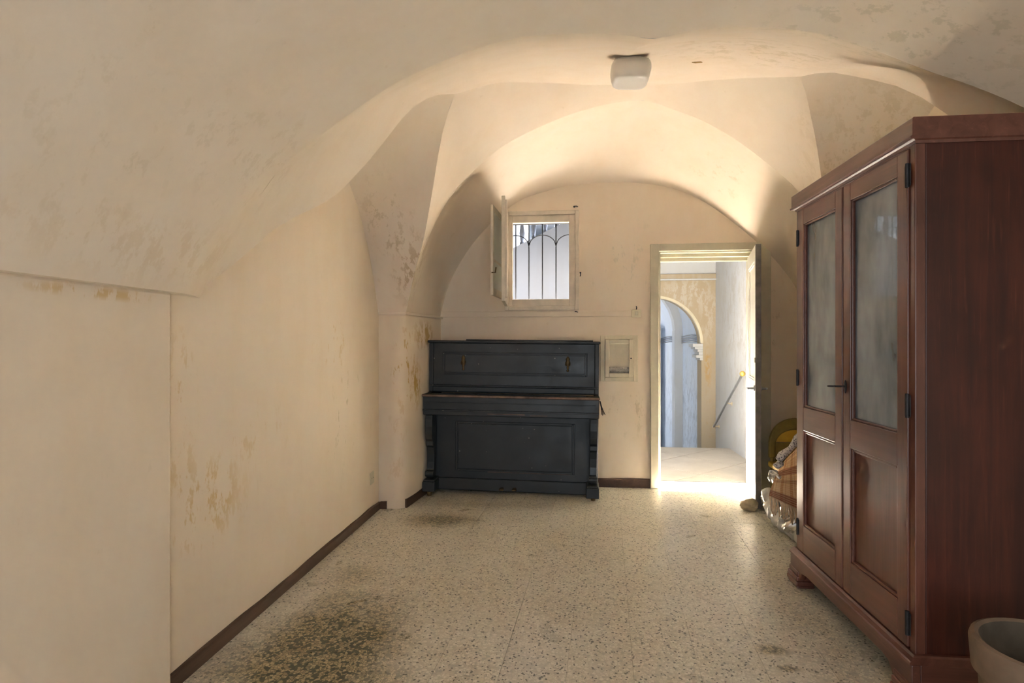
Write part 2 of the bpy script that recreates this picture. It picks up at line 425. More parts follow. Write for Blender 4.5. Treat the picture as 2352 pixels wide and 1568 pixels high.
# left pier under the impost, with a soft rounded arris
pl = [(-1.45, 4.15), (-1.315, 4.15), (-1.275, 4.157), (-1.245, 4.18), (-1.228, 4.215), (-1.135, 4.99), (-1.45, 4.99)]
mb = MB().prism(pl, 0, 1.478)
struct(mb.build('wall_pier_left', 'pier', smooth=35, bevel=0), 'rounded plaster pier with peeling ochre paint beside piano')
struct(MB().prism([(-1.45, 4.135), (-1.212, 4.135), (-1.118, 4.985), (-1.45, 4.985)], 1.462, 1.482).build('wall_impost_left', 'vault', bevel=.004), 'thin plaster impost edge on top of the left pier')
pr = [(2.02, 4.15), (1.915, 4.15), (1.885, 4.16), (1.868, 4.19), (1.975, 4.99), (2.02, 4.99)]
mb = MB().prism(pr, 0, 1.478)
struct(mb.build('wall_pier_right', 'wall', smooth=35), 'plaster pier right of the doorway behind wardrobe')

M['house'] = simple('dark_bounce_damper', (.17, .155, .135), .9, .2, 9)  # dark tone picked to damp sun bounce outside
ob_ = holed_wall([-1.75, WX0, WX1, DX0, DX1, 1.9], [-.3, .0, WZ0, DZ1, WZ1, 5.6], [(WX0, WX1, WZ0, WZ1), (DX0, DX1, 0, DZ1)], 5.22, 5.25)  # cladding added out of view to cut bounce off the house wall
struct(ob_.build('wall_bounce_facing', 'house', merge=True), 'dark facing added on the outer house wall to cut sun bounce')
# ---- vault
A_ = [(-1.43, 1.43), (-1.365, 1.54), (-1.284, 1.666), (-1.2, 1.79), (-1.108, 1.913), (-.926, 2.056), (-.797, 2.139), (-.662, 2.218), (-.495, 2.287), (-.331, 2.34), (-.17, 2.371), (.021, 2.376),
      (.15, 2.368), (.223, 2.358), (.3, 2.342), (.391, 2.358), (.46, 2.367), (.527, 2.371), (.676, 2.364), (.865, 2.331), (1.037, 2.268), (1.22, 2.184), (1.386, 2.113), (1.525, 2.042), (1.70, 1.91), (1.87, 1.67), (2.0, 1.43)]
B_ = [(-1.225, 1.47), (-1.195, 1.6), (-1.093, 1.925), (-.977, 2.183), (-.828, 2.407), (-.664, 2.557), (-.502, 2.687), (-.276, 2.807), (-.022, 2.909), (.292, 2.975), (.49, 2.997), (.53, 2.995), (.724, 2.932),
      (.906, 2.856), (1.086, 2.756), (1.265, 2.626), (1.443, 2.476), (1.604, 2.309), (1.74, 2.08), (1.83, 1.8), (1.868, 1.47)]
W_ = [(-1.142, 1.47), (-1.115, 1.6), (-1.071, 1.744), (-.952, 1.975), (-.796, 2.185), (-.601, 2.374), (-.408, 2.504), (-.216, 2.564), (-.026, 2.609), (.238, 2.624), (.499, 2.624), (.72, 2.599), (.94, 2.545),
      (1.157, 2.435), (1.373, 2.274), (1.604, 2.067), (1.763, 1.899), (1.9, 1.70), (1.972, 1.47)]
LL_ = [(4.15, 1.455), (4.135, 1.49), (4.039, 1.721), (3.921, 1.925), (3.753, 2.136), (3.561, 2.291), (3.354, 2.42), (3.198, 2.50), (3.1, 2.535)]
LN_ = [(2.07, 1.455), (2.10, 1.60), (2.20, 1.86), (2.36, 2.10), (2.56, 2.29), (2.76, 2.43), (2.94, 2.51), (3.1, 2.535)]
RL_ = [(4.15, 1.455), (4.12, 1.56), (4.03, 1.80), (3.93, 1.97), (3.76, 2.19), (3.56, 2.385), (3.373, 2.517), (3.262, 2.566), (3.159, 2.613), (3.1, 2.63)]
GL_ = [(0, 1.455), (.037, 1.50), (.216, 1.76), (.419, 1.98), (.517, 2.145), (.604, 2.305), (.742, 2.57), (.883, 2.735), (1, 2.808)]   # groin height over plan fraction
GR_ = [(0, 1.455), (.1, 1.62), (.3, 1.97), (.43, 2.21), (.53, 2.385), (.618, 2.506), (.758, 2.651), (.882, 2.767), (1, 2.825)]
CY_ = [(-.71, 3.5), (-.45, 3.62), (-.16, 3.80), (.15, 3.92), (.45, 3.96), (.70, 3.91), (.95, 3.78), (1.15, 3.64), (1.36, 3.5)]   # crown line in plan
CZ_ = [(-.71, 2.808), (-.45, 2.925), (-.16, 2.998), (.15, 3.022), (.45, 3.022), (.70, 2.998), (.95, 2.950), (1.15, 2.893), (1.36, 2.825)]
def smooth_curve(pts, n):
    p = np.array(pts, float); d = np.r_[0, np.cumsum(np.hypot(*np.diff(p, axis=0).T))]; d /= d[-1]
    t = np.linspace(0, 1, n)
    # Catmull-Rom (finite-difference tangents) hermite
    m = np.gradient(p, d, axis=0); i = np.clip(np.searchsorted(d, t, 'right') - 1, 0, len(d) - 2)
    h = (d[i + 1] - d[i])[:, None]; s = ((t - d[i]) / (d[i + 1] - d[i]))[:, None]
    return (2*s**3-3*s**2+1)*p[i] + (s**3-2*s**2+s)*h*m[i] + (-2*s**3+3*s**2)*p[i+1] + (s**3-s**2)*h*m[i+1]
def fx(pts, x):
    p = np.array(pts, float); m = np.gradient(p[:, 1], p[:, 0]); i = int(np.clip(np.searchsorted(p[:, 0], x, 'right') - 1, 0, len(p) - 2))
    h = p[i + 1, 0] - p[i, 0]; s = (x - p[i, 0]) / h
    return float((2*s**3-3*s**2+1)*p[i, 1] + (s**3-2*s**2+s)*h*m[i] + (-2*s**3+3*s**2)*p[i+1, 1] + (s**3-s**2)*h*m[i+1])
def wob(p):
    v = Vector(p); a = noise.noise(v * 1.7 + Vector((3.1, .7, 9))) * .012 + noise.noise(v * 5) * .004
    return (p[0], p[1], p[2] + a)
YA, YBK, YC = 2.07, 4.15, 3.10
TLp, TRp = (-.71, 3.5), (1.36, 3.5)
def top_line(x, far):
    """plan Y and height of the groins and crown line over x"""
    y1 = YBK if far else YA
    xl, xr = (-1.225, 1.868) if far else (-1.43, 2.0)
    if x < TLp[0]:
        s = (x - xl) / (TLp[0] - xl); return y1 + (TLp[1] - y1) * s, fx(GL_, s)
    if x > TRp[0]:
        s = (xr - x) / (xr - TRp[0]); return y1 + (TRp[1] - y1) * s, fx(GR_, s)
    return fx(CY_, x), fx(CZ_, x)
def main_patch(far):
    prof = B_ if far else A_; y1 = YBK if far else YA
    xs = np.array(sorted(set([p[0] for p in prof] + list(np.linspace(prof[0][0], prof[-1][0], 70)) + [TLp[0], TRp[0]])))
    rows = []
    for x in xs:
        yt, zt = top_line(x, far); zb = fx(prof, x); r = []
        for k in range(13):
            t = k / 12; bulge = (.012 if far else .06) * math.sin(math.pi * t) * min(1, abs(yt - y1))
            r.append(wob((x, yt + (y1 - yt) * t, zt + (zb - zt) * t + bulge)))
        rows.append(r)
    return MB().grid(rows)
def unghia(left, far):
    """half of a side lunette: ruled between the arch on the side wall and the groin"""
    L = smooth_curve((LL_ if far else LN_) if left else (RL_ if far else [(2 * YC - .0 - y_ - (.02 if i_ == 0 else 0), z_) for i_, (y_, z_) in enumerate(RL_)]), 30); rows = []
    y1 = YBK if far else YA; xw = (XL - .015) if left else (XR + .015)
    xg = (-1.225 if left else 1.868) if far else (-1.43 if left else 2.0)
    tip = TLp if left else TRp; G = GL_ if left else GR_
    for i in range(30):
        s = i / 29; gx, gy, gz = xg + (tip[0] - xg) * s, y1 + (tip[1] - y1) * s, fx(G, s)
        ly = L[i][0]
        r = []
        for k in range(11):
            t = k / 10
            r.append(wob((xw + (gx - xw) * t, ly + (gy - ly) * t, L[i][1] + (gz - L[i][1]) * t + .06 * s * math.sin(math.pi * t))))
        rows.append(r)
    return MB().grid(rows)
# near barrel toward and behind the camera, with an impost ledge on the left
rows = []
An = smooth_curve(A_, 70)
for y in [2.07, 2.05, 2.0, 1.95, 1.88, 1.7, 1.4, 1.0, .5, 0, -.6, -1.2, YR - .02]:
    led = .072 * min(1, max(0, (2.07 - y) / .16)); r = []
    r.append((XL - .02, y, 1.425))
    for i, (x, z) in enumerate(An):
        f = max(0, 1 - i / 14)
        q = wob((x, y, z)); r.append((x + led * f ** .6, y, (q[2] if i else 1.425)))
    rows.append(r)
ceiling = struct(MB().grid(rows).build('ceiling', 'vault', smooth=50, merge=True), 'cream plaster vault overhead with low front arch')
for far in (True, False):
    main_patch(far).build('vault_web', 'vault', ceiling, smooth=True)
    for left in (True, False): unghia(left, far).build('lunette', 'vault', ceiling, smooth=True)
Bc, Wc = smooth_curve(B_, 80), smooth_curve(W_, 80); rows = []
for b, w in zip(Bc, Wc):
    r = []
    for k in range(11):
        t = k / 10
        q = (b[0] + (w[0] - b[0]) * t, YBK + (YB + .015 - YBK) * t, b[1] + (w[1] - b[1]) * t + .11 * math.sin(math.pi * t) * min(1, (b[1] - 1.47) / .6))
        r.append((q[0], q[1], q[2] + (wob(q)[2] - q[2]) * (1 - t)))
    rows.append(r)
MB().grid(rows).build('recess_soffit', 'vault', ceiling, smooth=True)
MB().box(-1.75, 2.3, YR - .25, 5.22, TOP, TOP + .1).build('light_seal_slab', 'ext_white', ceiling)  # unseen slab added over the vault to stop light leaks
# small chip of missing plaster near the lamp
mb = MB().prism([(-.028, -.004), (-.008, .006), (.03, .002), (.02, -.007), (-.01, -.006)], 0, .003)
o = mb.build('plaster_chip', simple('bare_plaster', (.34, .22, .08), .9), ceiling); o.location = (.70, 3.2, 2.79)

# ---- floor with terrazzo tiles
floor = struct(MB().box(-1.75, 2.3, YR, 5.20, -.25, -.006).build('floor', 'grout'), 'worn speckled terrazzo tile floor')
MB().box(XL, XR, YR, 1.30, -.006, -.0005).build('floor_rest', 'terrazzo', floor)
def clip(poly, k, lim, sgn):
    out = []
    for i in range(len(poly)):
        a, b = poly[i - 1], poly[i]; ia, ib = sgn * (a[k] - lim) >= 0, sgn * (b[k] - lim) >= 0
        if ia != ib:
            t = (lim - a[k]) / (b[k] - a[k]); out.append(tuple(a[j] + (b[j] - a[j]) * t for j in (0, 1)))
        if ib: out.append(b)
    return out
ang = R(3.69); du, dv = Vector((math.cos(ang), -math.sin(ang))), Vector((math.sin(ang), math.cos(ang)))
base = Vector((.803, 3.094)); P_ = .25; G_ = .0007; nt = 0
hs = P_ / 2 - G_
tm = MB().box(-hs, hs, -hs, hs, -.006, 0)
tile_me = None
for i in range(-10, 7):
    for j in range(-9, 10):
        c = base + du * (P_ * (i + .5)) + dv * (P_ * (j + .5))
        poly = [tuple(c + du * a + dv * b) for a, b in ((-hs, -hs), (hs, -hs), (hs, hs), (-hs, hs))]
        q = clip(clip(clip(clip(poly, 0, XL, 1), 0, XR, -1), 1, 1.302, 1), 1, 5.18, -1)
        if len(q) < 3: continue
        area = abs(sum(q[k - 1][0] * q[k][1] - q[k][0] * q[k - 1][1] for k in range(len(q)))) / 2
        if area < 2e-4: continue
        dz = random.uniform(-.0004, .0004); tx, ty = random.uniform(-.0012, .0012), random.uniform(-.0012, .0012)
        if area > .9 * (2 * hs) ** 2:
            if tile_me is None:
                o = tm.build('tile', 'terrazzo', floor); tile_me = o.data
                o.location = (c.x, c.y, dz); o.rotation_euler = (tx, ty, -ang)
            else: shared('tile', tile_me, floor, (c.x, c.y, dz), (tx, ty, -ang))
        else:
            cx, cy_ = sum(p[0] for p in q) / len(q), sum(p[1] for p in q) / len(q)
            o = MB().prism([(p[0] - cx, p[1] - cy_) for p in q], -.006, 0).build('tile', 'terrazzo', floor); o.location = (cx, cy_, dz)
        nt += 1

# ---- skirting and trim
def skirting(name, label, pts, hgt, th, nrm, mat='brown'):
    """a strip following plan points pts, uneven top edge"""
    mb = MB(); rows = []
    P2 = []
    for a, b in zip(pts[:-1], pts[1:]):
        n = max(2, int((Vector(b) - Vector(a)).length / .06))
        for k in range(n): P2.append(Vector(a).lerp(Vector(b), k / n))
    P2.append(Vector(pts[-1]))
    for p in P2:
        hh = hgt + noise.noise(Vector((p.x * 4, p.y * 4, 1))) * .010
        nx, ny = nrm
        rows.append([(p.x - nx * .002, p.y - ny * .002, 0), (p.x + nx * th, p.y + ny * th, 0), (p.x + nx * th, p.y + ny * th, hh - .006), (p.x + nx * (th - .006), p.y + ny * (th - .006), hh), (p.x - nx * .002, p.y - ny * .002, hh)])
    mb.grid(rows)
    n = len(rows[0]); mb.f.append(tuple(range(n))); mb.f.append(tuple(range(len(mb.v) - n, len(mb.v)))[::-1])
    return struct(mb.build(name, mat), label)
skirting('baseboard_left', 'worn brown skirting along the left wall', [(XL, 1.875), (XL, 4.15)], .058, .016, (1, 0))
skirting('baseboard_pier_front', 'short brown skirting piece on the front of the pier', [(XL + .016, 4.15), (-1.365, 4.15)], .060, .014, (0, -1))
skirting('baseboard_pier_side', 'brown skirting along the pier side next to piano', [(-1.235, 4.19), (-1.145, 4.96)], .062, .014, (.99, -.12))
skirting('baseboard_back', 'chipped brown skirting between piano and doorway', [(-1.10, YB), (.695, YB)], .078, .014, (0, -1))
skirting('baseboard_right', 'brown skirting along the right wall', [(XR, YR), (XR, 4.15)], .060, .014, (-1, 0))
mb = MB().box(-1.15, .62, YB - .011, YB + .002, 1.478, 1.528)
struct(mb.build('trim_1', 'wall', bevel=.004), 'flat cream plaster band under the window')

# ------------------------------------------------------------------ doorway
door = struct(empty('door_1', (0, 0, 0)), 'open doorway with cream casing and white panelled door')
def bar(mb, x0, x1, z0, z1, y0, y1): return mb.box(x0, x1, y0, y1, z0, z1)
MB().box(.695, .768, YB - .022, YB + .01, 0, 2.098).build('casing', 'cream_wood', door, bevel=.006)
MB().box(1.582, 1.69, YB - .022, YB + .01, 0, 2.098).build('casing', 'cream_wood', door, bevel=.006)
MB().box(.768, 1.582, YB - .022, YB + .01, 2.033, 2.098).build('casing', 'cream_wood', door, bevel=.006)
MB().box(.765, .783, YB, 5.22, 0, 2.03).build('jamb', 'cream_wood', door, bevel=.003)
MB().box(1.567, 1.585, YB, 5.22, 0, 2.03).build('jamb', 'cream_wood', door, bevel=.003)
MB().box(.765, 1.585, YB, 5.22, 2.022, 2.04).build('head', 'cream_wood', door, bevel=.003)
MB().box(.783, 1.567, 5.03, 5.08, 1.992, 2.022).build('head_stop', 'cream_wood', door, bevel=.004)
MB().box(.783, 1.567, 5.15, 5.21, 1.972, 2.022).build('head_stop', 'cream_wood', door, bevel=.004)
MB().box(.783, 1.567, 5.08, 5.22, -.006, .004).build('threshold', 'slab', door, bevel=.003)
# leaf: hinge at (1.56,5.12) to free edge near (1.40,4.40); local x along the leaf, local y toward room side (left face = -y...)
H = Vector((1.563, 5.10)); F = Vector((1.402, 4.375)); Lf = (F - H).length; la = math.atan2(F.y - H.y, F.x - H.x)
leaf = empty('door_leaf', (H.x, H.y, 0), (0, 0, la)); leaf.parent = door
T2 = .02
def pbox(name, x0, x1, z0, z1, y0=-T2, y1=T2, mat='white_paint', b=.003): return MB().box(x0, x1, y0, y1, z0, z1).build(name, mat, leaf, bevel=b)
pbox('stile', 0, .10, .012, 1.985); pbox('stile', Lf - .105, Lf - .003, .012, 1.985)
pbox('rail', .10, Lf - .105, 1.87, 1.985); pbox('rail', .10, Lf - .105, .80, .96); pbox('rail', .10, Lf - .105, .012, .24)
pbox('panel', .10, Lf - .105, .96, 1.87, -.006, .006); pbox('panel', .10, Lf - .105, .24, .80, -.006, .006)
for (z0, z1) in ((.96, 1.87), (.24, .80)):
    for s in (-1, 1):
        mb = MB(); ya, yb = sorted((s * .006, s * .016)); x0, x1 = .10, Lf - .105
        mb.box(x0, x0 + .018, ya, yb, z0, z1).box(x1 - .018, x1, ya, yb, z0, z1).box(x0 + .018, x1 - .018, ya, yb, z1 - .018, z1).box(x0 + .018, x1 - .018, ya, yb, z0, z0 + .018)
        mb.build('moulding', 'white_paint', leaf, bevel=.004)
pbox('edge_strip', Lf - .003, Lf, .012, 1.985, -T2, T2, 'door_edge', 0)
for zz in (1.12,):
    MB().box(Lf - .045, Lf - .012, -T2 - .003, -T2, zz - .018, zz + .018).build('catch_plate', 'brass', leaf)
for s in (-1, 1):
    mb = MB().lathe([(.024, 0), (.024, .006), (.011, .010), (.009, .040)], (Lf - .06, 0, .905), 14, 'y')
    mb.v = [(x, s * (T2 + y), z) for x, y, z in mb.v]
    mb.tube([(Lf - .06, s * (T2 + .04), .905), (Lf - .09, s * (T2 + .046), .905), (Lf - .155, s * (T2 + .044), .902)], [.009, .008, .007], 8)
    mb.build('handle', 'steel', leaf, smooth=40)

# ------------------------------------------------------------------ window
win = struct(empty('window_1'), 'small window with pale frame, casement swung into the room')
y0, y1 = YB - .024, YB + .01
MB().box(-.562, -.528, y0, y1, 1.535, 2.405).build('frame_side', 'frame_wood', win, bevel=.005)
MB().box(.053, .087, y0, y1, 1.535, 2.405).build('frame_side', 'frame_wood', win, bevel=.005)
MB().box(-.528, .053, y0, y1, 2.370, 2.405).build('frame_head', 'frame_wood', win, bevel=.005)
MB().box(-.528, .053, y0, y1, 1.535, 1.572).build('frame_bottom', 'frame_wood', win, bevel=.005)
MB().box(-.528, -.495, YB - .006, YB + .055, 1.572, 2.370).build('rebate', 'frame_wood', win, bevel=.004)
MB().box(.0, .053, YB - .006, YB + .055, 1.572, 2.370).build('rebate', 'frame_wood', win, bevel=.004)
MB().box(-.495, .0, YB - .006, YB + .055, 2.305, 2.370).build('rebate', 'frame_wood', win, bevel=.004)
MB().box(-.495, .0, YB - .006, YB + .055, 1.572, 1.632).build('rebate', 'frame_wood', win, bevel=.004)
MB().box(-.535, .05, YB + .055, 5.27, 1.575, 1.615).build('outer_sill', simple('grey_sill_stone', (.32, .31, .29), .7), win, bevel=.004)
def sash(name, h, f, z0, z1, th, st, glazed, mid=None):
    h, f = Vector(h), Vector(f); L = (f - h).length
    s = empty(name, (h.x, h.y, 0), (0, 0, math.atan2(f.y - h.y, f.x - h.x))); s.parent = win
    MB().box(0, st, -th, th, z0, z1).build('stile', 'frame_wood', s, bevel=.003)
    MB().box(L - st, L, -th, th, z0, z1).build('stile', 'frame_wood', s, bevel=.003)
    MB().box(st, L - st, -th, th, z1 - st, z1).build('rail', 'frame_wood', s, bevel=.003)
    MB().box(st, L - st, -th, th, z0, z0 + st * 1.2).build('rail', 'frame_wood', s, bevel=.003)
    if mid: MB().box(st, L - st, -th * .7, th * .7, mid - .012, mid + .012).build('glazing_bar', 'frame_wood', s, bevel=.002)
    zs = [z0 + st, mid, z1 - st] if mid else [z0 + st, z1 - st]
    for a, b in zip(zs[:-1], zs[1:]):
        MB().box(st - .006, L - st + .006, -.002 if glazed else -.006, .002 if glazed else .006, a, b).build('pane' if glazed else 'panel', 'glass' if glazed else 'white_paint', s)
    return s
s1 = sash('shutter', (-.572, 4.935), (-.602, 4.40), 1.625, 2.335, .011, .048, False, 1.905)
s2 = sash('casement', (-.548, 4.935), (-.500, 4.30), 1.57, 2.375, .014, .06, True)
MB().box(.575, .637, .014, .030, 1.60, 2.345).build('closing_lip', 'frame_wood', s2, bevel=.003)
MB().tube([(.545, .0, 1.80), (.545, .03, 1.80), (.545, .035, 1.84)], .006, 8).build('latch', 'brass', s1, smooth=40)
for zz in (1.70, 2.28):
    MB().lathe([(.006, -.03), (.006, .03)], (-.562, YB - .03, zz), 10).build('hinge', 'iron', win, smooth=40)
def hook(name, label, x, z, rot=0):
    o = empty(name, (x, YB, z), (0, rot, 0))
    MB().lathe([(.008, 0), (.008, -.006)], (0, 0, 0), 10, 'y').build('plate', 'iron', o)
    MB().tube([(0, -.004, 0), (.012, -.014, .002), (.024, -.016, 0), (.032, -.012, -.004)], .004, 6).build('arm', 'iron', o, smooth=True)
    return tag(o, label, 'hook', 'shutter catches around the window')
hook('wall_hook', 'small black catch on wall above window top right corner', .045, 2.437)
hook('wall_hook', 'small rusty catch on wall beside right edge of window', .099, 1.86, R(90))
hook('wall_hook', 'small black catch on plaster band below window', .045, 1.52)

# iron grille outside the window
gr = empty('window_grille', (-.25, 5.19, 1.6)); tag(gr, 'dark iron grille of bars and small arches outside window', 'grille')
def gx(x): return x * 1.046 + .25
def gz(z): return (z - 1.25) * 1.046 + 1.25 - 1.6
bars = [-.585, -.466, -.35, -.232, -.113, .005]
for x in bars: MB().tube([(gx(x), 0, .005), (gx(x), 0, .755)], .0055, 8).build('bar', 'iron', gr, smooth=40)
MB().tube([(-.33, 0, gz(2.292)), (.33, 0, gz(2.292))], .005, 8).build('rail', 'iron', gr, smooth=40)
MB().tube([(-.33, 0, .03), (.33, 0, .03)], .005, 8).build('rail', 'iron', gr, smooth=40)
for i in range(5):
    lowL = i % 2 == 0     # valleys at bars 0,2,4 ; crests at 1,3,5
    xa, xb = gx(bars[i]), gx(bars[i + 1]); zl, zc = gz(2.092), gz(2.192); pts = []
    for k in range(9):
        t = k / 8
        xx = xa + (xb - xa) * t; u = t if lowL else 1 - t
        pts.append((xx, -.006, zl + (zc - zl) * math.sqrt(max(0, 1 - (1 - u) ** 2))))
    MB().tube(pts, .004, 6).build('arch', 'iron', gr, smooth=True)

# ------------------------------------------------------------------ small wall fittings
ms = empty('wall_cabinet', (.431, YB, .916)); tag(ms, 'small cream painted meter cabinet set into wall beside piano', 'cabinet')
for a in ((-.16, -.123, 0, .398), (.123, .16, 0, .398)): MB().box(a[0], a[1], -.012, .004, a[2], a[3]).build('frame', 'plastic', ms, bevel=.003)
for a in ((-.123, .123, 0, .034), (-.123, .123, .364, .398)): MB().box(a[0], a[1], -.012, .004, a[2], a[3]).build('frame', 'plastic', ms, bevel=.003)
MB().box(-.123, .123, -.002, .004, .034, .364).build('back_panel', 'plastic', ms)
d = MB()
d.box(-.121, -.085, -.024, -.002, .036, .362).box(.085, .121, -.024, -.002, .036, .362).box(-.085, .085, -.024, -.002, .325, .362).box(-.085, .085, -.024, -.002, .036, .072)
d = d.build('door', 'plastic', ms, bevel=.003)
MB().box(-.085, .085, -.012, -.003, .130, .325).build('panel', 'plastic', d)
mb = MB(); rows = []
for k in range(13):
    x = -.084 + .168 * k / 12
    rows.append([(x, -.010 - .012 * math.sin(math.pi * j / 6) - .003 * noise.noise(Vector((x * 60, j, 2))), .072 + .052 * j / 6) for j in range(7)])
mb.grid(rows).build('clear_window', 'steelgrey', d, smooth=True)
MB().lathe([(.006, -.024), (.006, -.026), (.003, -.0265)], (.100, 0, .20), 10, 'y').build('keyhole', 'iron', d)
sb = empty('switch_box', (.577, YB, 1.470)); tag(sb, 'square ivory switch box at right end of plaster band', 'switch')
MB().box(-.040, .040, -.026, .002, 0, .066).build('box', 'plastic', sb, bevel=.005)
MB().box(-.014, .014, -.031, -.024, .016, .050).build('rocker', 'cream_wood', sb, bevel=.003)
MB().tube([(0, -.012, .066), (.004, -.010, .082), (.0, -.004, .095)], .004, 6).build('cable_stub', 'iron', sb, smooth=True)
ot = empty('wall_socket', (XL, 4.0, .225), (R(4), 0, 0)); tag(ot, 'crooked cream socket plate low on left wall', 'socket')
MB().box(-.002, .008, -.038, .038, 0, .085).build('plate', 'cream_wood', ot, bevel=.003)
for yy in (-.012, .012): MB().lathe([(.004, .008), (.004, .0085)], (0, yy, .043), 8, 'x').build('hole', 'iron', ot)

# ------------------------------------------------------------------ ceiling lamp
lp = empty('ceiling_lamp', (.325, 3.085, 2.640), (0, R(3), 0)); tag(lp, 'rounded square white opal glass lamp on the vault', 'lamp')
def rsq(h, w, n=40, e=4.0):
    out = []
    for i in range(n):
        a = 2 * math.pi * i / n; ca, sa = math.cos(a), math.sin(a)
        r = w / ((abs(ca) ** e + abs(sa) ** e) ** (1 / e)); out.append((r * ca, r * sa, h))
    return out
mb = MB(); prof = [(0, .060), (.001, .080), (.010, .092), (.030, .099), (.062, .105), (.080, .104), (.096, .097), (.102, .088)]
rows = [rsq(h, w) + [rsq(h, w)[0]] for h, w in prof]
mb.grid(rows); mb.add(rsq(0, .060), [tuple(range(40))[::-1]])
mb.build('shade', 'lamp', lp, smooth=60, merge=True)
MB().lathe([(.07, .10), (.07, .125)], (0, 0, 0), 24).build('ceiling_plate', 'white_paint', lp, smooth=40)

# ------------------------------------------------------------------ piano
pn = empty('upright_piano', (-.475, 4.470, .004), (0, R(.55), R(-1.2)))
tag(pn, 'dusty blue black upright piano standing against back wall', 'piano')
def pb(name, x0, x1, y0, y1, z0, z1, mat='piano', b=.004, parent=None): return MB().box(x0, x1, y0, y1, z0, z1).build(name, mat, parent or pn, bevel=b)
HW = .705
for s in (-1, 1):
    a, b_ = sorted((s * (HW - .035), s * (HW - .002)))
    sd = MB().prism([(.46, .03), (.46, 1.240), (.165, 1.240), (.165, .835), (.02, .80), (.02, .665), (.15, .64), (.17, .12), (.17, .03)], a, b_, 'x')
    sd.build('side', 'piano', pn, bevel=.004)
# top lid with a raised hinged flap
pb('lid', -HW - .008, HW + .008, .135, .465, 1.240, 1.262, b=.008)
pb('lid_flap', -.40, HW - .05, .20, .455, 1.262, 1.272, b=.004)
# upper front
up = pb('upper_front', -HW + .035, HW - .035, .172, .19, .83, 1.24)
def frame_mould(x0, x1, z0, z1, y, w, dpt, parent):
    m_ = MB(); m_.box(x0, x0 + w, y - dpt, y, z0, z1).box(x1 - w, x1, y - dpt, y, z0, z1).box(x0 + w, x1 - w, y - dpt, y, z1 - w, z1).box(x0 + w, x1 - w, y - dpt, y, z0, z0 + w)
    return m_.build('moulding', 'piano', parent, bevel=.004)
frame_mould(-.590, .610, .975, 1.165, .172, .012, .007, up)
pb('panel_field', -.570, .590, .166, .172, .995, 1.145, b=.003, parent=up)
for xx in (-.412, .452):
    sc = MB().lathe([(.004, -.062), (.012, -.052), (.006, -.042), (.011, -.028), (.007, -.016), (.017, -.004), (.021, .012), (.013, .030), (.018, .042), (.008, .056), (.003, .064)], (xx, .162, 1.075), 12)
    sc.v = [(x, .160 + (y - .162) * .45, z) for x, y, z in sc.v]
    sc.tube([(xx - .012, .152, 1.085), (xx - .02, .146, 1.075), (xx - .014, .146, 1.06)], .003, 6).tube([(xx + .012, .152, 1.085), (xx + .02, .146, 1.075), (xx + .014, .146, 1.06)], .003, 6)
    sc.build('candle_bracket', 'brass', pn, smooth=45)
pb('upper_rail', -HW + .035, HW - .035, .150, .175, .835, .880, b=.006)
pb('ledge_moulding', -HW + .01, HW - .01, .135, .172, .880, .892, b=.004)
# key lid (fallboard) with worn front edge
pb('key_lid', -HW - .012, HW + .002, .012, .165, .806, .822, 'dust', .004)
pb('lid_edge', -HW - .015, HW + .004, .0, .013, .804, .822, 'piano_worn', .004)
pb('lid_seam', -.60, -.30, .05, .145, .8215, .8245, 'piano', .001)
pb('lid_seam', -.28, .60, .05, .145, .8215, .8245, 'piano', .001)
pb('key_slip', -HW - .004, HW - .004, .010, .030, .700, .805)
pb('key_slip_moulding', -HW + .02, HW - .03, .004, .012, .755, .763, b=.002)
pb('key_slip_moulding', -HW - .006, HW - .002, .000, .014, .690, .703, b=.003)
pb('key_bed', -HW - .004, HW - .004, .012, .18, .655, .700, b=.006)
MB().box(-.18, .12, .009, .013, .672, .678).box(.16, .30, .009, .013, .668, .672).build('bare_scratch', 'piano_worn', pn)
# lower front
lo = pb('lower_front', -HW + .035, HW - .035, .178, .196, .115, .655)
frame_mould(-.475, .515, .175, .590, .178, .016, .009, lo)
pb('panel_field', -.452, .492, .172, .178, .195, .570, b=.003, parent=lo)
MB().box(-.2, .48, .168, .1695, .1735, .177).build('worn_edge', 'piano_worn', lo)
pb('bottom_rail', -HW + .035, HW - .035, .150, .20, .022, .118, b=.006)
for xx in (-.075, .030):
    p_ = MB(); prof = [(-.012, 0), (.012, 0), (.020, -.05), (.018, -.075), (-.018, -.075), (-.020, -.05)]
    p_.prism([(xx + a, .15 + b) for a, b in prof], .048, .058); p_.build('pedal', 'brass', pn, bevel=.004)
# console legs and toe blocks
prof = [(.020, .655), (.125, .655), (.150, .56), (.150, .14), (.052, .14), (.040, .165), (.046, .19), (.072, .20), (.084, .26), (.080, .33), (.070, .385), (.045, .40), (.045, .435), (.030, .455), (.018, .50), (.010, .56), (.012, .62)]
for s in (-1, 1):
    a, b_ = sorted((s * (HW - .012), s * (HW - .072)))
    lg = MB().prism(prof, a, b_, 'x').build('leg', 'piano', pn, bevel=.005)
    c = s * (HW - .042)
    MB().lathe([(.001, -.034), (.024, -.034), (.024, .034), (.001, .034)], (c, .060, .168), 16, 'x').build('scroll', 'piano', lg, smooth=40)
    a, b_ = sorted((s * (HW + .004), s * (HW - .098)))
    tb = MB().box(a, b_, .0, .22, .035, .115).box(a + .006, b_ - .006, .006, .21, .115, .128).build('toe_block', 'piano', pn, bevel=.005)
    z0 = .010 if s > 0 else -.010
    MB().lathe([(.022, -.016), (.026, -.010), (.026, .010), (.022, .016)], (c, .06, z0 + .026 - (.008 if s > 0 else .004)), 14, 'x').build('caster', 'brass', tb, smooth=40)
for s in (-1, 1): MB().box(s * .62 - .03, s * .62 + .03, .38, .45, .0, .04).build('rear_foot', 'piano', pn)
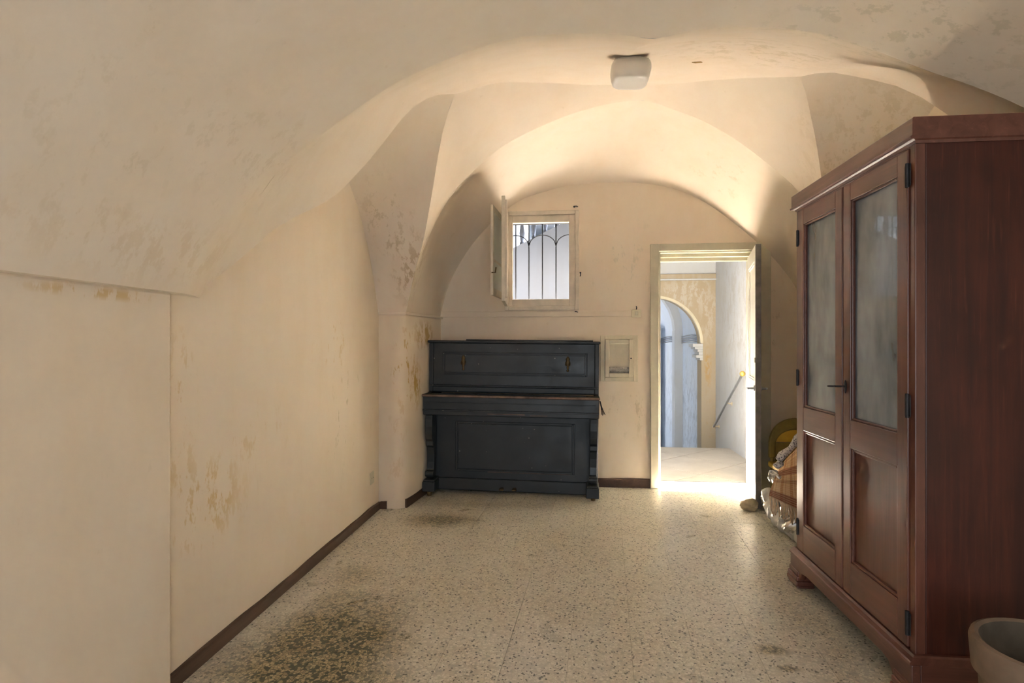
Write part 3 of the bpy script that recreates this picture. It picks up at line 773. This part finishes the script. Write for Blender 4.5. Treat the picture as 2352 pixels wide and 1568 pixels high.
MB().box(HW - .008, HW - .002, .012, .02, .66, .80).build('worn_corner', 'piano_worn', pn)
br = empty('hand_brush', (.270, 4.50, .68), (0, R(-14), 0)); tag(br, 'small dark hand brush hanging at right end of piano keyboard', 'brush')
MB().tube([(0, 0, .115), (0, 0, .07), (0, 0, .045)], [.005, .006, .009], 8).build('handle', 'black', br, smooth=40)
mb = MB()
for k in range(9):
    a = k * .7; mb.tube([(.005 * math.cos(a), .005 * math.sin(a), .05), (.013 * math.cos(a), .012 * math.sin(a), .0 + .006 * (k % 3))], .0028, 5)
tag(mb.build('bristles', simple('brown_bristle', (.09, .06, .045), .9), br), None, None, None, 'stuff')

# ------------------------------------------------------------------ wardrobe
wd = empty('wardrobe', (1.19, 2.60, 0)); tag(wd, 'tall dark mahogany wardrobe with two glazed doors', 'wardrobe')
wd_ = wd
def wbx(name, x0, x1, y0, y1, z0, z1, mat='wood_z', b=.003, parent=None):
    mb = MB().box(x0 - 1.19, x1 - 1.19, y0 - 2.60, y1 - 2.60, z0, z1); return mb.build(name, mat, parent or wd, bevel=b)
FX, BX = 1.19, 1.79
wbx('side_panel', FX + .030, BX, 2.079, 2.102, .15, 1.955, 'wood_side_shade')
wbx('side_panel', FX + .030, BX, 3.075, 3.097, .15, 1.955, 'wood_side_shade')
wbx('back_panel', BX - .012, BX, 2.102, 3.075, .15, 1.955, 'wood_in')
wbx('floor_board', FX + .03, BX - .012, 2.102, 3.075, .15, .172, 'wood_in')
wbx('top_board', FX + .03, BX - .012, 2.102, 3.075, 1.935, 1.955, 'wood_in')
for zz in (.62, 1.00, 1.31, 1.62): wbx('shelf', FX + .06, BX - .012, 2.102, 3.075, zz, zz + .02, 'wood_in', .002)
wbx('corner_post', FX - .004, FX + .03, 2.078, 2.108, .165, 1.955)
wbx('corner_post', FX - .004, FX + .03, 3.068, 3.098, .165, 1.955)
wbx('frieze', FX - .004, FX + .03, 2.108, 3.068, 1.928, 1.955, 'wood_y')
# crown
mb = MB()
def ring(x0, y0, y1, z): return [(x0 - 1.19, y0 - 2.6, z), (x0 - 1.19, y1 - 2.6, z), (BX - 1.19, y1 - 2.6, z), (BX - 1.19, y0 - 2.6, z)]
def ringstack(levels):
    mb = MB(); vs_ = []; fs = []
    for (ov, z) in levels: vs_ += ring(FX - ov, 2.078 - min(ov, .016), 3.098 + ov, z)
    n = len(levels)
    for k in range(n - 1):
        for i in range(4): fs.append((k * 4 + i, k * 4 + (i + 1) % 4, k * 4 + 4 + (i + 1) % 4, k * 4 + 4 + i))
    fs += [(3, 2, 1, 0), tuple(range(n * 4 - 4, n * 4))]
    return mb.add(vs_, fs)
ringstack([(.006, 1.935), (.010, 1.944), (.018, 1.948)]).build('crown_moulding', 'wood_y', wd)
ringstack([(.026, 1.948), (.028, 1.956), (.022, 1.960), (.022, 2.018), (.018, 2.022)]).build('crown', 'wood_y', wd)
# doors
def wdoor(y0, y1, name, near):
    d = empty(name, (0, 0, 0)); d.parent = wd; x0, x1 = FX - .010, FX + .016
    sw = .062
    wbx('stile', x0, x1, y0, y0 + sw, .185, 1.926, 'wood_z', .003, d); wbx('stile', x0, x1, y1 - sw, y1, .185, 1.926, 'wood_z', .003, d)
    a, b = y0 + sw, y1 - sw
    wbx('rail', x0, x1, a, b, 1.850, 1.926, 'wood_y', .003, d); wbx('rail', x0, x1, a, b, .805, .925, 'wood_y', .003, d); wbx('rail', x0, x1, a, b, .185, .325, 'wood_y', .003, d)
    wbx('panel', x0 + .016, x1 - .004, a, b, .325, .805, 'wood_z', .002, d)
    q0 = x0 + .015 - 1.19; dq = .0065
    MB().prism([(q0, a - 2.6), (q0 + .003, a - 2.6), (q0 + .003 + dq, b - 2.6), (q0 + dq, b - 2.6)], .925, 1.850).build('pane', 'dusty_glass', d)
    for (z0, z1, w) in ((.925, 1.850, .010), (.325, .805, .012)):
        mb = MB(); X0, X1 = x0 + .004 - 1.19, x0 + .016 - 1.19; A, B = a - 2.6, b - 2.6
        mb.box(X0, X1, A, A + w, z0, z1).box(X0, X1, B - w, B, z0, z1).box(X0, X1, A + w, B - w, z1 - w, z1).box(X0, X1, A + w, B - w, z0, z0 + w)
        mb.build('bead', 'wood_y', d, bevel=.003)
    return d
dn = wdoor(2.112, 2.580, 'door', True); df = wdoor(2.592, 3.062, 'door', False)
wbx('astragal', FX - .004, FX + .012, 2.576, 2.600, .19, 1.924, 'wood_z', .003)
for yy, zz in ((2.110, 1.835), (2.110, 1.03), (2.110, .27), (3.065, 1.79), (3.065, 1.07), (3.065, .30)):
    h_ = MB().lathe([(.0065, -.042), (.0065, .042)], (FX - .012 - 1.19, yy - 2.6, zz), 10)
    h_.box(FX - .0115 - 1.19, FX - .009 - 1.19, yy - .016 - 2.6, yy + .016 - 2.6, zz - .038, zz + .038)
    h_.build('hinge', 'iron', wd, smooth=40)
# lock and key on the near door
es = MB().lathe([(.001, 0), (.010, 0), (.012, .002), (.010, .004), (.001, .005)], (0, 0, 0), 20, 'x')
es.v = [(FX - .0105 - x - 1.19, 2.555 + y - 2.6, 1.062 + z * 2.4) for x, y, z in es.v]
es.build('escutcheon', 'iron', dn, smooth=40)
kx, ky, kz = FX - .010 - 1.19, 2.555 - 2.6, 1.064
k_ = MB().tube([(kx, ky, kz), (kx - .050, ky, kz)], .0035, 8)
k_.tube([(kx - .050 - .012 + .012 * math.cos(2 * math.pi * i / 14), ky + .010 * math.sin(2 * math.pi * i / 14), kz) for i in range(14)], .0028, 6, True)
k_.build('key', 'iron', dn, smooth=40)
# plinth: moulded base with a shaped apron and stepped bracket feet
ringstack([(.012, .180), (.020, .174), (.026, .160), (.030, .156), (.030, .148)]).build('base_moulding', 'wood_y', wd)
ap = [(2.06, .148), (2.06, .03), (2.155, .03), (2.175, .052), (2.205, .086), (2.25, .094), (2.93, .094), (2.975, .086), (3.00, .052), (3.02, .03), (3.122, .03), (3.122, .148)]
MB().prism([(y - 2.6, z) for y, z in ap], FX - .026 - 1.19, FX + .004 - 1.19, 'x').build('apron', 'wood_y', wd, bevel=.004)
wbx('side_apron', FX + .004, BX, 2.062, 2.085, .05, .148, 'wood_x'); wbx('side_apron', FX + .004, BX, 3.098, 3.122, .05, .148, 'wood_x')
for (ya, yb) in ((2.056, 2.160), (3.012, 3.126)):
    mb = MB()
    for k, (e, z0, z1) in enumerate(((.004, .060, .084), (.010, .036, .060), (.014, .012, .036), (.008, 0, .012))):
        mb.box(FX - .028 - e - 1.19, FX + .05 - 1.19, ya - e * .5 - 2.6, yb + e * .5 - 2.6, z0, z1)
    mb.build('foot', 'wood_y', wd, bevel=.006)
    mb = MB().box(BX - .08 - 1.19, BX - 1.19, ya - 2.6, yb - 2.6, 0, .06); mb.build('foot', 'wood_y', wd, bevel=.004)

# ------------------------------------------------------------------ clay planter
pt = empty('plant_pot', (1.325, 1.70, 0)); tag(pt, 'empty round grey brown clay planter in front of wardrobe side', 'planter')
o_ = [(.120, .0), (.128, .010), (.155, .22), (.160, .292), (.166, .305), (.176, .315), (.182, .395), (.178, .408), (.168, .412), (.158, .406)]
MB().lathe([(.001, 0)] + o_, n=48, cap=False).build('body', 'terracotta', pt, smooth=50, merge=True)
MB().lathe([(.158, .406), (.154, .39), (.140, .20), (.118, .05), (.001, .045)], n=48, cap=False).build('inside', 'pot_in', pt, smooth=50, merge=True)

# ------------------------------------------------------------------ heap behind the wardrobe
def crumple(name, mat, c, r, amp, seed, sub=4, parent=None, flat=True, sq=0, scale=2.2):
    bm = bmesh.new(); bmesh.ops.create_icosphere(bm, subdivisions=sub, radius=1)
    for v in bm.verts:
        n = v.co.normalized(); a = noise.fractal(n * scale + Vector((seed, seed * .37, 1.3)), .8, 2.1, 5)
        rid = abs(noise.noise(n * scale * 2.1 + Vector((seed, 4, 2))))
        k = 1 + amp * a - amp * .6 * rid; p = n * k
        v.co = Vector((p.x * r[0], p.y * r[1], p.z * r[2]))
        if flat and v.co.z < -r[2] * .82: v.co.z = -r[2] * .82
    mn = min(v.co.z for v in bm.verts)
    me = bpy.data.meshes.new(name); 
    for f in bm.faces: f.smooth = True
    bm.to_mesh(me); bm.free(); me.materials.append(M[mat])
    o = bpy.data.objects.new(name, me); col.objects.link(o); o.location = (c[0], c[1], c[2] - mn)
    if parent: o.parent = parent
    return o
fb = crumple('foil_bundle', 'foil', (1.60, 3.70, 0), (.26, .20, .24), .35, 3.1, 5, scale=2.6)
tag(fb, 'crumpled silver foil bundle under the plaid blanket', 'bundle')
bl = empty('plaid_blanket', (1.5, 3.6, 0)); tag(bl, 'orange and brown plaid blanket with fringe draped over heap behind wardrobe', 'blanket')
C00, C10, C01, C11 = Vector((1.335, 3.72, .485)), Vector((1.75, 3.90, .86)), Vector((1.190, 3.50, .335)), Vector((1.80, 3.36, .10))
def bpt(a, b):
    p = C00 * (1 - a) * (1 - b) + C10 * a * (1 - b) + C01 * (1 - a) * b + C11 * a * b
    n = Vector((-.45, -.75, .5)).normalized()
    return p + n * (.035 * math.sin(math.pi * b) + .02 * math.sin(a * 9 + b * 2) * (.4 + .6 * b) + .012 * noise.noise(Vector((a * 6, b * 6, 3))))
NU, NV = 40, 24
mb = MB().grid([[tuple(bpt(i / (NU - 1), j / (NV - 1)) - Vector((1.5, 3.6, 0))) for j in range(NV)] for i in range(NU)])
ob = mb.build('cloth', 'plaid', bl, smooth=True, fix=False)
uvl = ob.data.uv_layers.new(name='UVMap')
for lp_ in ob.data.loops:
    i, j = divmod(lp_.vertex_index, NV); uvl.data[lp_.index].uv = (i / (NU - 1), j / (NV - 1))
sm = ob.modifiers.new('thick', 'SOLIDIFY'); sm.thickness = .012
mb = MB()
for k in range(110):
    a = k / 109; p = bpt(a, 1.0) - Vector((1.5, 3.6, 0)); w = random.uniform(-.012, .012); L_ = random.uniform(.075, .105)
    q = p + Vector((w, -.008, -L_ * .5)); e = p + Vector((w * 1.6 + random.uniform(-.008, .008), -.004, -L_))
    if e.z < .01: e.z = .01
    if q.z < .02: q.z = .02
    mb.tube([p, q, e], [.0035, .004, .003], 5)
tag(mb.build('fringe', 'fringe', bl, smooth=True), None, None, None, 'stuff')
# speckled cloth peeking out along the upper edge of the blanket
sc_ = empty('speckled_cloth', (1.5, 3.7, 0)); tag(sc_, 'grey and white speckled cloth folded under plaid blanket edge', 'cloth')
pts = []; rad = []
for k in range(16):
    a = k / 15; p = bpt(a, 0) + Vector((-.012, .02, .018)) - Vector((1.5, 3.7, 0)); pts.append(p + Vector((0, .006 * math.sin(a * 20), .006 * math.cos(a * 17)))); rad.append(.022 + .005 * math.sin(a * 23))
MB().tube(pts, rad, 12).build('roll', 'leopard', sc_, smooth=True)
mb = MB(); 
for k in range(3):
    p = bpt(0, .04 + .05 * k) - Vector((1.5, 3.7, 0)); mb.tube([p + Vector((.02, 0, 0)), p + Vector((-.02, 0, .012)), p + Vector((-.035, .01, -.004 + .01 * k))], [.018, .016, .006], 8)
mb.build('gathered_corner', 'leopard', sc_, smooth=True)
f2 = crumple('foil_scrap', 'foil', (1.262, 3.63, .375), (.034, .06, .045), .28, 8.2, 4, flat=False, scale=1.6)
tag(f2, 'small crumpled foil edge sticking out left of plaid blanket', 'foil')
# milky plastic roll on the floor
pr_ = empty('plastic_roll', (1.38, 3.7, 0)); tag(pr_, 'crumpled milky plastic sheet roll lying on floor below blanket', 'plastic roll')
pts = [(.01, .42, .20), (.0, .34, .125), (.0, .22, .085), (.03, .05, .070), (.045, -.10, .066), (.06, -.22, .062), (.065, -.30, .058)]
fine = []; rad = []
cv = smooth_curve([(p[0], p[1]) for p in pts], 60); cz = smooth_curve([(p[1], p[2]) for p in pts], 60)
for k in range(60):
    fine.append((cv[k][0], cv[k][1], cz[k][1])); rad.append(.050 + .004 * math.sin(k * 1.1) + .004 * math.sin(k * 2.7 + 1))
mb = MB().tube(fine, rad, 18)
mb.v = [(x + .014 * noise.noise(Vector((x * 45, y * 22, z * 45))), y, max(.002, z + .010 * noise.noise(Vector((x * 25, y * 25, z * 25 + 5))))) for x, y, z in mb.v]
mb.build('sheet', 'film', pr_, smooth=True)
MB().box(.03, .075, -.326, -.30, .035, .10).build('yellow_end', 'yelcap', pr_, bevel=.006)
bb = crumple('black_bag', 'black', (1.50, 3.34, 0), (.060, .075, .10), .3, 5.5, 4); tag(bb, 'small black cloth bag tucked between plastic roll and wardrobe', 'bag')
# yellow chair in the corner
yc = empty('yellow_chair', (1.66, 4.24, 0)); tag(yc, 'yellow chair with rounded back in corner behind the heap', 'chair')
outer = []; inner = []
for k in range(25):
    a = math.pi * k / 24; outer.append((-.19 * math.cos(a), .48 + .215 * math.sin(a) ** .8)); inner.append((-.145 * math.cos(a), .48 + .13 * math.sin(a) ** .8))
poly = [(-.19, .40)] + outer + [(.19, .40), (.145, .40)] + inner[::-1] + [(-.145, .40)]
MB().prism(poly, .10, .135, 'y').build('back_frame', 'olive', yc, bevel=.010)
MB().prism([(-.145, .52)] + [p for p in inner if p[1] > .52] + [(.145, .52)], .108, .126, 'y').build('back_panel', 'yellow', yc, bevel=.006)
MB().box(-.145, .145, .110, .124, .375, .515).build('lower_panel', 'olive', yc, bevel=.003)
MB().box(-.19, .19, -.25, .14, .33, .375).build('seat', 'yellow', yc, bevel=.015, segs=3)
for x in (-.165, .165):
    for y in (-.225, .115): MB().tube([(x, y, 0), (x, y, .34 if y < 0 else .45)], .014, 10).build('leg', 'olive', yc, smooth=40)
# beige rag holding the door
rg = crumple('cloth_bag', 'sack', (1.335, 4.375, 0), (.066, .042, .046), .24, 1.7, 4, scale=1.15); tag(rg, 'crumpled beige cloth bag wedged under the open door', 'bag')

# ------------------------------------------------------------------ outside: landing, steps, arch, passage
ground = struct(MB().box(.45, 1.9, 5.22, 6.93, -.30, -.02).build('floor_landing', 'slab'), 'pale stone landing outside the doorway')
struct(MB().box(-4, .45, 5.25, 6.10, -.30, -.02).build('floor_yard', simple('dark_bounce_ground', (.10, .095, .085), .95, .3, 30)), 'unseen ground below the window, made dark to cut sun bounce')  # ground tone kept dark so little sun bounces onto the parapet
a45 = R(45); S = .62
sl = MB().box(-S / 2 + .004, S / 2 - .004, -S / 2 + .004, S / 2 - .004, 0, .016)
for i in range(-3, 5):
    for j in range(-3, 5):
        c = Vector((1.25, 6.0)) + Vector((math.cos(a45), math.sin(a45))) * S * i + Vector((-math.sin(a45), math.cos(a45))) * S * j
        poly = [tuple(c + Vector((math.cos(a45) * a - math.sin(a45) * b, math.sin(a45) * a + math.cos(a45) * b))) for a, b in ((-S/2+.004, -S/2+.004), (S/2-.004, -S/2+.004), (S/2-.004, S/2-.004), (-S/2+.004, S/2-.004))]
        q = clip(clip(clip(clip(poly, 0, .46, 1), 0, 1.9, -1), 1, 5.222, 1), 1, 6.93, -1)
        if len(q) < 3: continue
        MB().prism(q, -.02, -.004).build('paving_slab', 'slab', ground, bevel=.003)
MB().box(.45, 1.9, 6.90, 6.96, -.30, -.003).build('step_nosing', 'slab', ground, bevel=.006)
st = struct(MB().box(.45, 1.9, 6.96, 7.26, -.9, -.17).box(.45, 1.9, 7.26, 7.56, -.9, -.34).box(.45, 1.9, 7.56, 7.9, -.9, -.51).build('floor_steps', 'slab', bevel=.006), 'stone steps going down to the archway')
struct(MB().box(1.9, 2.15, 5.22, 7.9, -.9, 5.6).build('wall_outside_right', 'ext_white'), 'peeling white wall outside the doorway with handrail')
def arch_poly(cx, cz, r, x0, x1, z0, z1, n=24):
    p = [(x0, z0), (x0, z1), (x1, z1), (x1, z0), (cx + r, z0)]
    p += [(cx + r * math.cos(math.pi * k / n), cz + r * math.sin(math.pi * k / n)) for k in range(n + 1)] + [(cx - r, z0)]
    return p
aw = struct(MB().prism(arch_poly(1.115, 1.245, .605, .2, 1.9, -.9, 2.15), 7.60, 7.84, 'y').build('wall_archway', 'stone'), 'yellow stone archway beyond the landing')
MB().box(.2, 1.9, 7.60, 7.84, 2.15, 5.6).build('upper_wall', 'ext_white', aw)
MB().box(.2, 1.9, 7.575, 7.60, 2.085, 2.15).build('cornice', 'stone', aw, bevel=.006)
MB().box(.2, 1.9, 7.56, 7.60, 2.066, 2.085).build('cornice_fillet', 'ext_white', aw, bevel=.004)
for s in (-1, 1):
    mb = MB()
    for (e, z0, z1) in ((.11, 1.195, 1.24), (.085, 1.165, 1.195), (.05, 1.13, 1.165), (.035, 1.09, 1.13), (.065, 1.05, 1.09), (.02, 1.02, 1.05)):
        xe = 1.115 + s * .605; a, b = sorted((xe - s * e, xe + s * .02)); mb.box(a, b, 7.60 - .004, 7.84 + .01, z0, z1)
    mb.build('capital', 'ext_white', aw, bevel=.005)
mb = MB(); rows = []
for k in range(25):
    a = math.pi * k / 24; rows.append([(1.115 + (.605 + e) * math.cos(a), 7.60 - d_, 1.245 + (.605 + e) * math.sin(a)) for e, d_ in ((-.012, -.05), (-.012, .008), (.022, .008), (.022, -.01))])
mb.grid(rows).build('arch_moulding', 'cream_wood', aw, smooth=40)
struct(MB().box(.2, .45, 6.1, 7.60, -.9, 5.6).build('wall_light_block_left', 'ext_white'), 'unseen white wall added to block light from the left')  # added out of view, holds back light from the left
struct(MB().box(-1.75, 2.15, 5.0, 5.22, TOP + .1, 5.6).build('wall_sky_block_upper', 'ext_white'), 'unseen upper wall added to narrow the sky over the landing')  # added above view, makes a light well over the landing
struct(MB().box(.2, 1.9, 5.77, 7.60, 3.3, 3.45).build('ceiling_sun_mask_landing', 'ext_white'), 'unseen slab added over the landing to trim the sun')  # added above view, its edge limits the sun patch at the threshold
struct(MB().box(-1.75, 1.9, 5.25, 5.43, 3.3, 3.42).build('ceiling_sun_mask_house', 'house'), 'unseen slab added above doorway to shade the house wall')  # added above view, keeps sun off the house wall
# passage behind the arch
pg = struct(MB().box(1.745, 2.15, 7.84, 12.2, -.9, 3.0).build('wall_passage_right', 'ext_blue'), 'white wall of the passage beyond the arch')
struct(MB().box(-.75, -.55, 7.84, 10.6, -.9, 3.0).build('wall_light_block_passage', 'ext_blue'), 'unseen white wall added to keep sun bounce out of the passage')  # added out of view, stops sunlit floor from brightening the passage
struct(MB().box(-2.5, 2.15, 7.84, 12.4, 3.0, 3.1).build('ceiling_light_block_passage', 'ext_white'), 'unseen slab added above the passage to block the sun')  # added above view, extended sideways to shut out the sun
struct(MB().box(-1.2, 2.15, 12.2, 12.4, -.9, 3.0).build('wall_passage_end', 'ext_blue'), 'white end wall of the passage')
struct(MB().box(-2.5, 2.15, 7.9, 12.2, -1.1, -.85).build('floor_passage', 'slab'), 'stone floor of the passage')
rows = []
for y in (7.84, 9.0, 10.5, 12.2):
    rows.append([(.6 + 1.15 * math.cos(math.pi * k / 16), y, 1.43 + 1.0 * math.sin(math.pi * k / 16)) for k in range(17)])
struct(MB().grid(rows).build('ceiling_passage', 'ext_blue', smooth=True), 'white barrel vault of the passage')
mb = MB(); poly = [(.6 + 1.15 * math.cos(math.pi * k / 16), 1.43 + 1.0 * math.sin(math.pi * k / 16)) for k in range(17)]
poly += [(.6 + 1.03 * math.cos(math.pi * k / 16), 1.43 + .88 * math.sin(math.pi * k / 16)) for k in range(16, -1, -1)]
mb.prism(poly, 8.95, 9.15, 'y'); rib = struct(mb.build('wall_rib', 'ext_white'), 'white rib and pilaster inside the passage')
MB().box(1.62, 1.76, 8.95, 9.15, -.9, 1.44).build('pilaster', 'ext_white', rib, bevel=.006)
MB().box(1.53, 1.60, 10.6, 11.2, -.9, 1.5).build('pilaster', 'ext_blue', rib, bevel=.006)
cb = empty('wall_cables', (1.73, 8.0, 1.35)); tag(cb, 'grey cables strung along the passage wall', 'cable')
for k in range(4):
    pts = [(0, -.1 + .35 * j, -.03 * k + .012 * math.sin(j * 1.3 + k * .2) ) for j in range(12)]
    MB().tube(pts, .008, 6).build('cable', 'steel', cb, smooth=True)
# handrail on the outside right wall
hr = empty('handrail', (1.84, 6.25, .92)); tag(hr, 'grey metal handrail with brass ball end on white wall', 'handrail')
e0, e1 = Vector((0, 0, 0)), Vector((0, 1.21, -.744))
MB().tube([e0, e1], .014, 12).build('rod', 'steel', hr, smooth=40)
def ball(name, c, r, mat):
    pr2 = [(max(1e-4, r * math.sin(math.pi * k / 10)), -r * math.cos(math.pi * k / 10)) for k in range(11)]
    return MB().lathe(pr2, c, 14, cap=False).build(name, mat, hr, smooth=True, merge=True)
ball('ball', (0, 0, 0), .030, 'gold'); ball('ball', tuple(e1), .018, 'plastic')
for t in (.50, .97):
    c = e0.lerp(e1, t); MB().tube([c, c + Vector((.03, 0, -.012)), c + Vector((.062, 0, -.012))], .007, 8).lathe([(.022, .052), (.022, .062)], tuple(c + Vector((0, 0, -.012))), 12, 'x').build('bracket', 'plastic', hr, smooth=40)
# stair parapet with balusters outside the window
def zt(x): return 2.202 + .49 * (x + .587)
struct(MB().prism([(-2.4, -.3), (.45, -.3), (.45, zt(.45)), (-2.4, zt(-2.4))], 5.73, 5.87, 'y').build('wall_stair_parapet', 'parapet'), 'pale sloping stair wall seen through the window')
bs = empty('stair_balustrade', (0, 5.80, 0)); tag(bs, 'blue grey balustrade on sloping stair wall outside window', 'balustrade')
bprof = [(.030, 0), (.030, .02), (.018, .03), (.026, .06), (.031, .085), (.024, .12), (.015, .15), (.020, .165), (.015, .18), (.012, .22), (.016, .25), (.022, .27), (.022, .33)]
bprof = [(r_ * .9, h_ * 1.58) for r_, h_ in bprof]
bo = None
for k in range(14):
    x = -1.20 + .120 * k
    if bo is None: bo = MB().lathe(bprof, n=12).build('baluster', 'baluster', bs, smooth=40); bo.location = (x, 0, zt(x) - .012)
    else: shared('baluster', bo.data, bs, (x, 0, zt(x) - .012))
MB().prism([(-1.5, zt(-1.5) + .50), (.45, zt(.45) + .50), (.45, zt(.45) + .57), (-1.5, zt(-1.5) + .57)], -.05, .05, 'y').build('coping', 'baluster', bs, bevel=.006)
